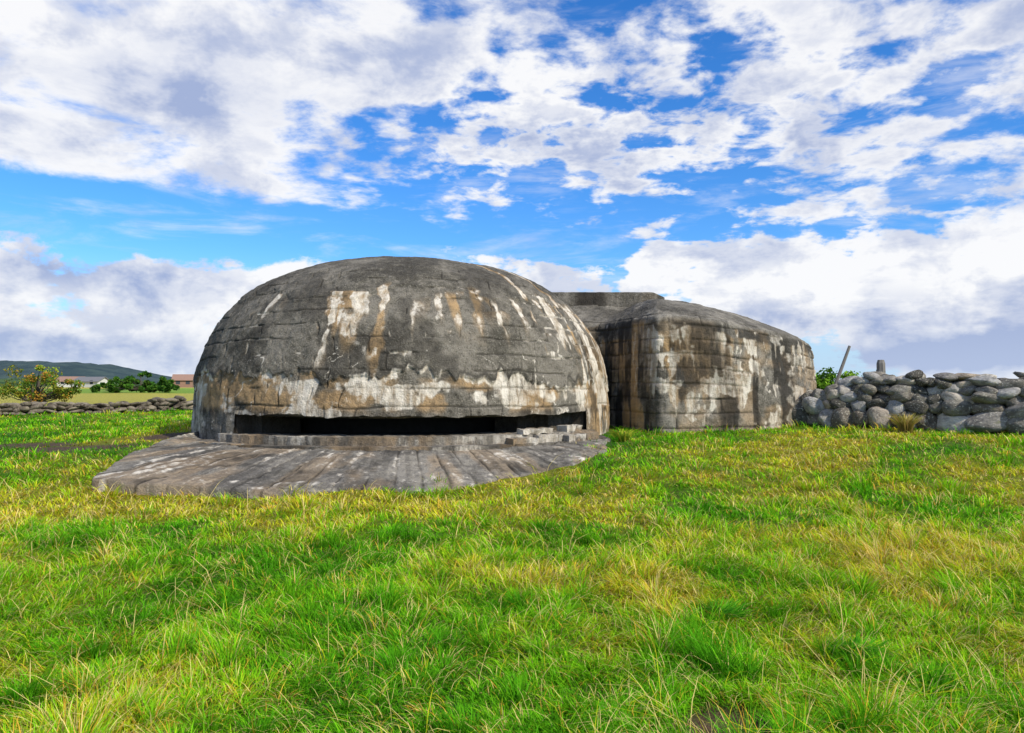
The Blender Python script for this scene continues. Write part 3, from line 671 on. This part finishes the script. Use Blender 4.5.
hsv=nt.node('ShaderNodeHueSaturation',{'Saturation':1.3,'Value':1.0,'Color':sky.outputs[0]}).outputs[0]
skyc=nt.mix(1.0,hsv,(.095,.142,.19),'MULTIPLY')
gc=nt.node('ShaderNodeTexCoord').outputs['Generated'];nrm=nt.node('ShaderNodeVectorMath',{0:gc},operation='NORMALIZE').outputs[0]
sp=nt.node('ShaderNodeSeparateXYZ',{0:nrm});sx,sy,sz=sp.outputs
az=nt.m('ARCTAN2',sx,sy);el=nt.m('ARCSINE',sz)
skyc=nt.mix(nt.mr(el,.18,0,0,.85),skyc,(.52,.69,.93))
def pe(px,py):
    u=(px-512)/745;v=(385-py)/745
    return math.atan(u),math.atan(v/math.sqrt(1+u*u))
def blob(px,py,wx,wy,amp):
    a,e_=pe(px,py);wa=wx/745;we=wy/745
    dx=nt.m('MULTIPLY',nt.m('SUBTRACT',az,a),1/wa);dy=nt.m('MULTIPLY',nt.m('SUBTRACT',el,e_),1/we)
    q=nt.m('ADD',nt.m('MULTIPLY',dx,dx),nt.m('MULTIPLY',dy,dy))
    return nt.m('MULTIPLY',nt.m('EXPONENT',nt.m('MULTIPLY',q,-1.0)),amp)
def total(bl):
    t=None
    for b_ in bl:
        v=blob(*b_);t=v if t is None else nt.m('ADD',t,v)
    return t
zc=nt.m('ADD',nt.m('MAXIMUM',sz,0.0),.16)
pv=nt.node('ShaderNodeCombineXYZ',{0:nt.m('DIVIDE',sx,zc),1:nt.m('DIVIDE',sy,zc),2:0.3}).outputs[0]
dv=nt.node('ShaderNodeMapping',{'Vector':nrm,'Scale':(1,1,1.5)}).outputs[0]
wv=nt.node('ShaderNodeMapping',{'Vector':nrm,'Scale':(1,1,5.0)}).outputs[0]
n_hi=nt.noise(pv,2.4,7,.62,.2);n_lo=nt.noise(dv,9.5,7,.60,.1);n_p=nt.noise(pv,7.5,5,.55,.2);n_w=nt.noise(wv,5.0,6,.62,.4)
low=nt.mr(el,.15,.26,1.0,0.0)
nn=nt.m('ADD',nt.m('MULTIPLY',n_lo,low),nt.m('MULTIPLY',n_hi,nt.m('SUBTRACT',1.0,low)))
nn=nt.m('ADD',nt.m('MULTIPLY',nt.m('SUBTRACT',nn,.5),1.6),.51)
mott=total([(740,110,290,130,1.6),(500,140,190,60,1.3)])
nn=nt.m('ADD',nn,nt.m('MULTIPLY',nt.m('SUBTRACT',n_p,.5),nt.m('ADD',mott,.25)))
bias=total([(90,90,260,80,.28),(320,50,230,60,.20),(540,60,130,45,.08),(640,130,120,50,.05),(880,80,200,80,.11),(960,170,120,40,.04),
 (110,290,150,22,.24),(60,350,170,30,.34),(215,290,70,20,.22),(290,268,30,10,.3),(655,270,50,24,.26),(770,302,90,30,.34),(910,275,140,44,.32),(480,258,50,10,.20),(950,350,150,26,.3),(520,205,90,16,.06),(400,205,70,8,.14),
 (60,208,220,24,-.34),(330,232,210,30,-.38),(430,118,110,14,-.20),(610,4,80,14,-.18),(575,238,80,16,-.16),(850,225,120,11,-.30),(680,205,90,14,-.10),(820,165,110,20,-.10)])
dens=nt.m('ADD',nn,bias)
fhi=nt.mr(dens,.38,.72);flo=nt.mr(dens,.45,.62)
fac=nt.m('ADD',nt.m('MULTIPLY',flo,low),nt.m('MULTIPLY',fhi,nt.m('SUBTRACT',1.0,low)))
fac=nt.m('MAXIMUM',fac,nt.m('MULTIPLY',nt.mr(n_w,.50,.74),.45))
thick=nt.mr(dens,.64,1.02)
sh=nt.noise(dv,9,5,.62,.15)
grey=nt.m('ADD',nt.m('MULTIPLY',thick,.40),nt.m('MULTIPLY',nt.mr(sh,.42,.62),.52),clamp=True)
gb=total([(50,268,130,14,.5),(940,357,160,13,1.2),(860,322,120,14,.35),(60,345,150,12,.2),(200,95,120,20,.25),(930,130,130,30,.15),(655,268,40,16,-.5),(780,285,60,20,-.55),(950,270,80,20,-.5),(280,270,40,10,-.6),(230,285,50,14,-.3),(540,80,90,30,-.2),(70,20,120,30,-.15)])
grey=nt.m('ADD',grey,gb,clamp=True)
cc=nt.mix(grey,(.98,.98,.99),(.38,.46,.69))
cc=nt.mix(nt.mr(el,.09,.0,0,.35),cc,(.60,.71,.90))
fin=nt.mix(nt.m('MULTIPLY',fac,.97),skyc,cc)
nt.l.new(fin,bg.inputs[0]);bg.inputs[1].default_value=1.0
sc=bpy.context.scene;sc.view_settings.view_transform='Standard';sc.view_settings.look='None';sc.view_settings.exposure=0
print('stones',cnt,'grass',len(gme.polygons))
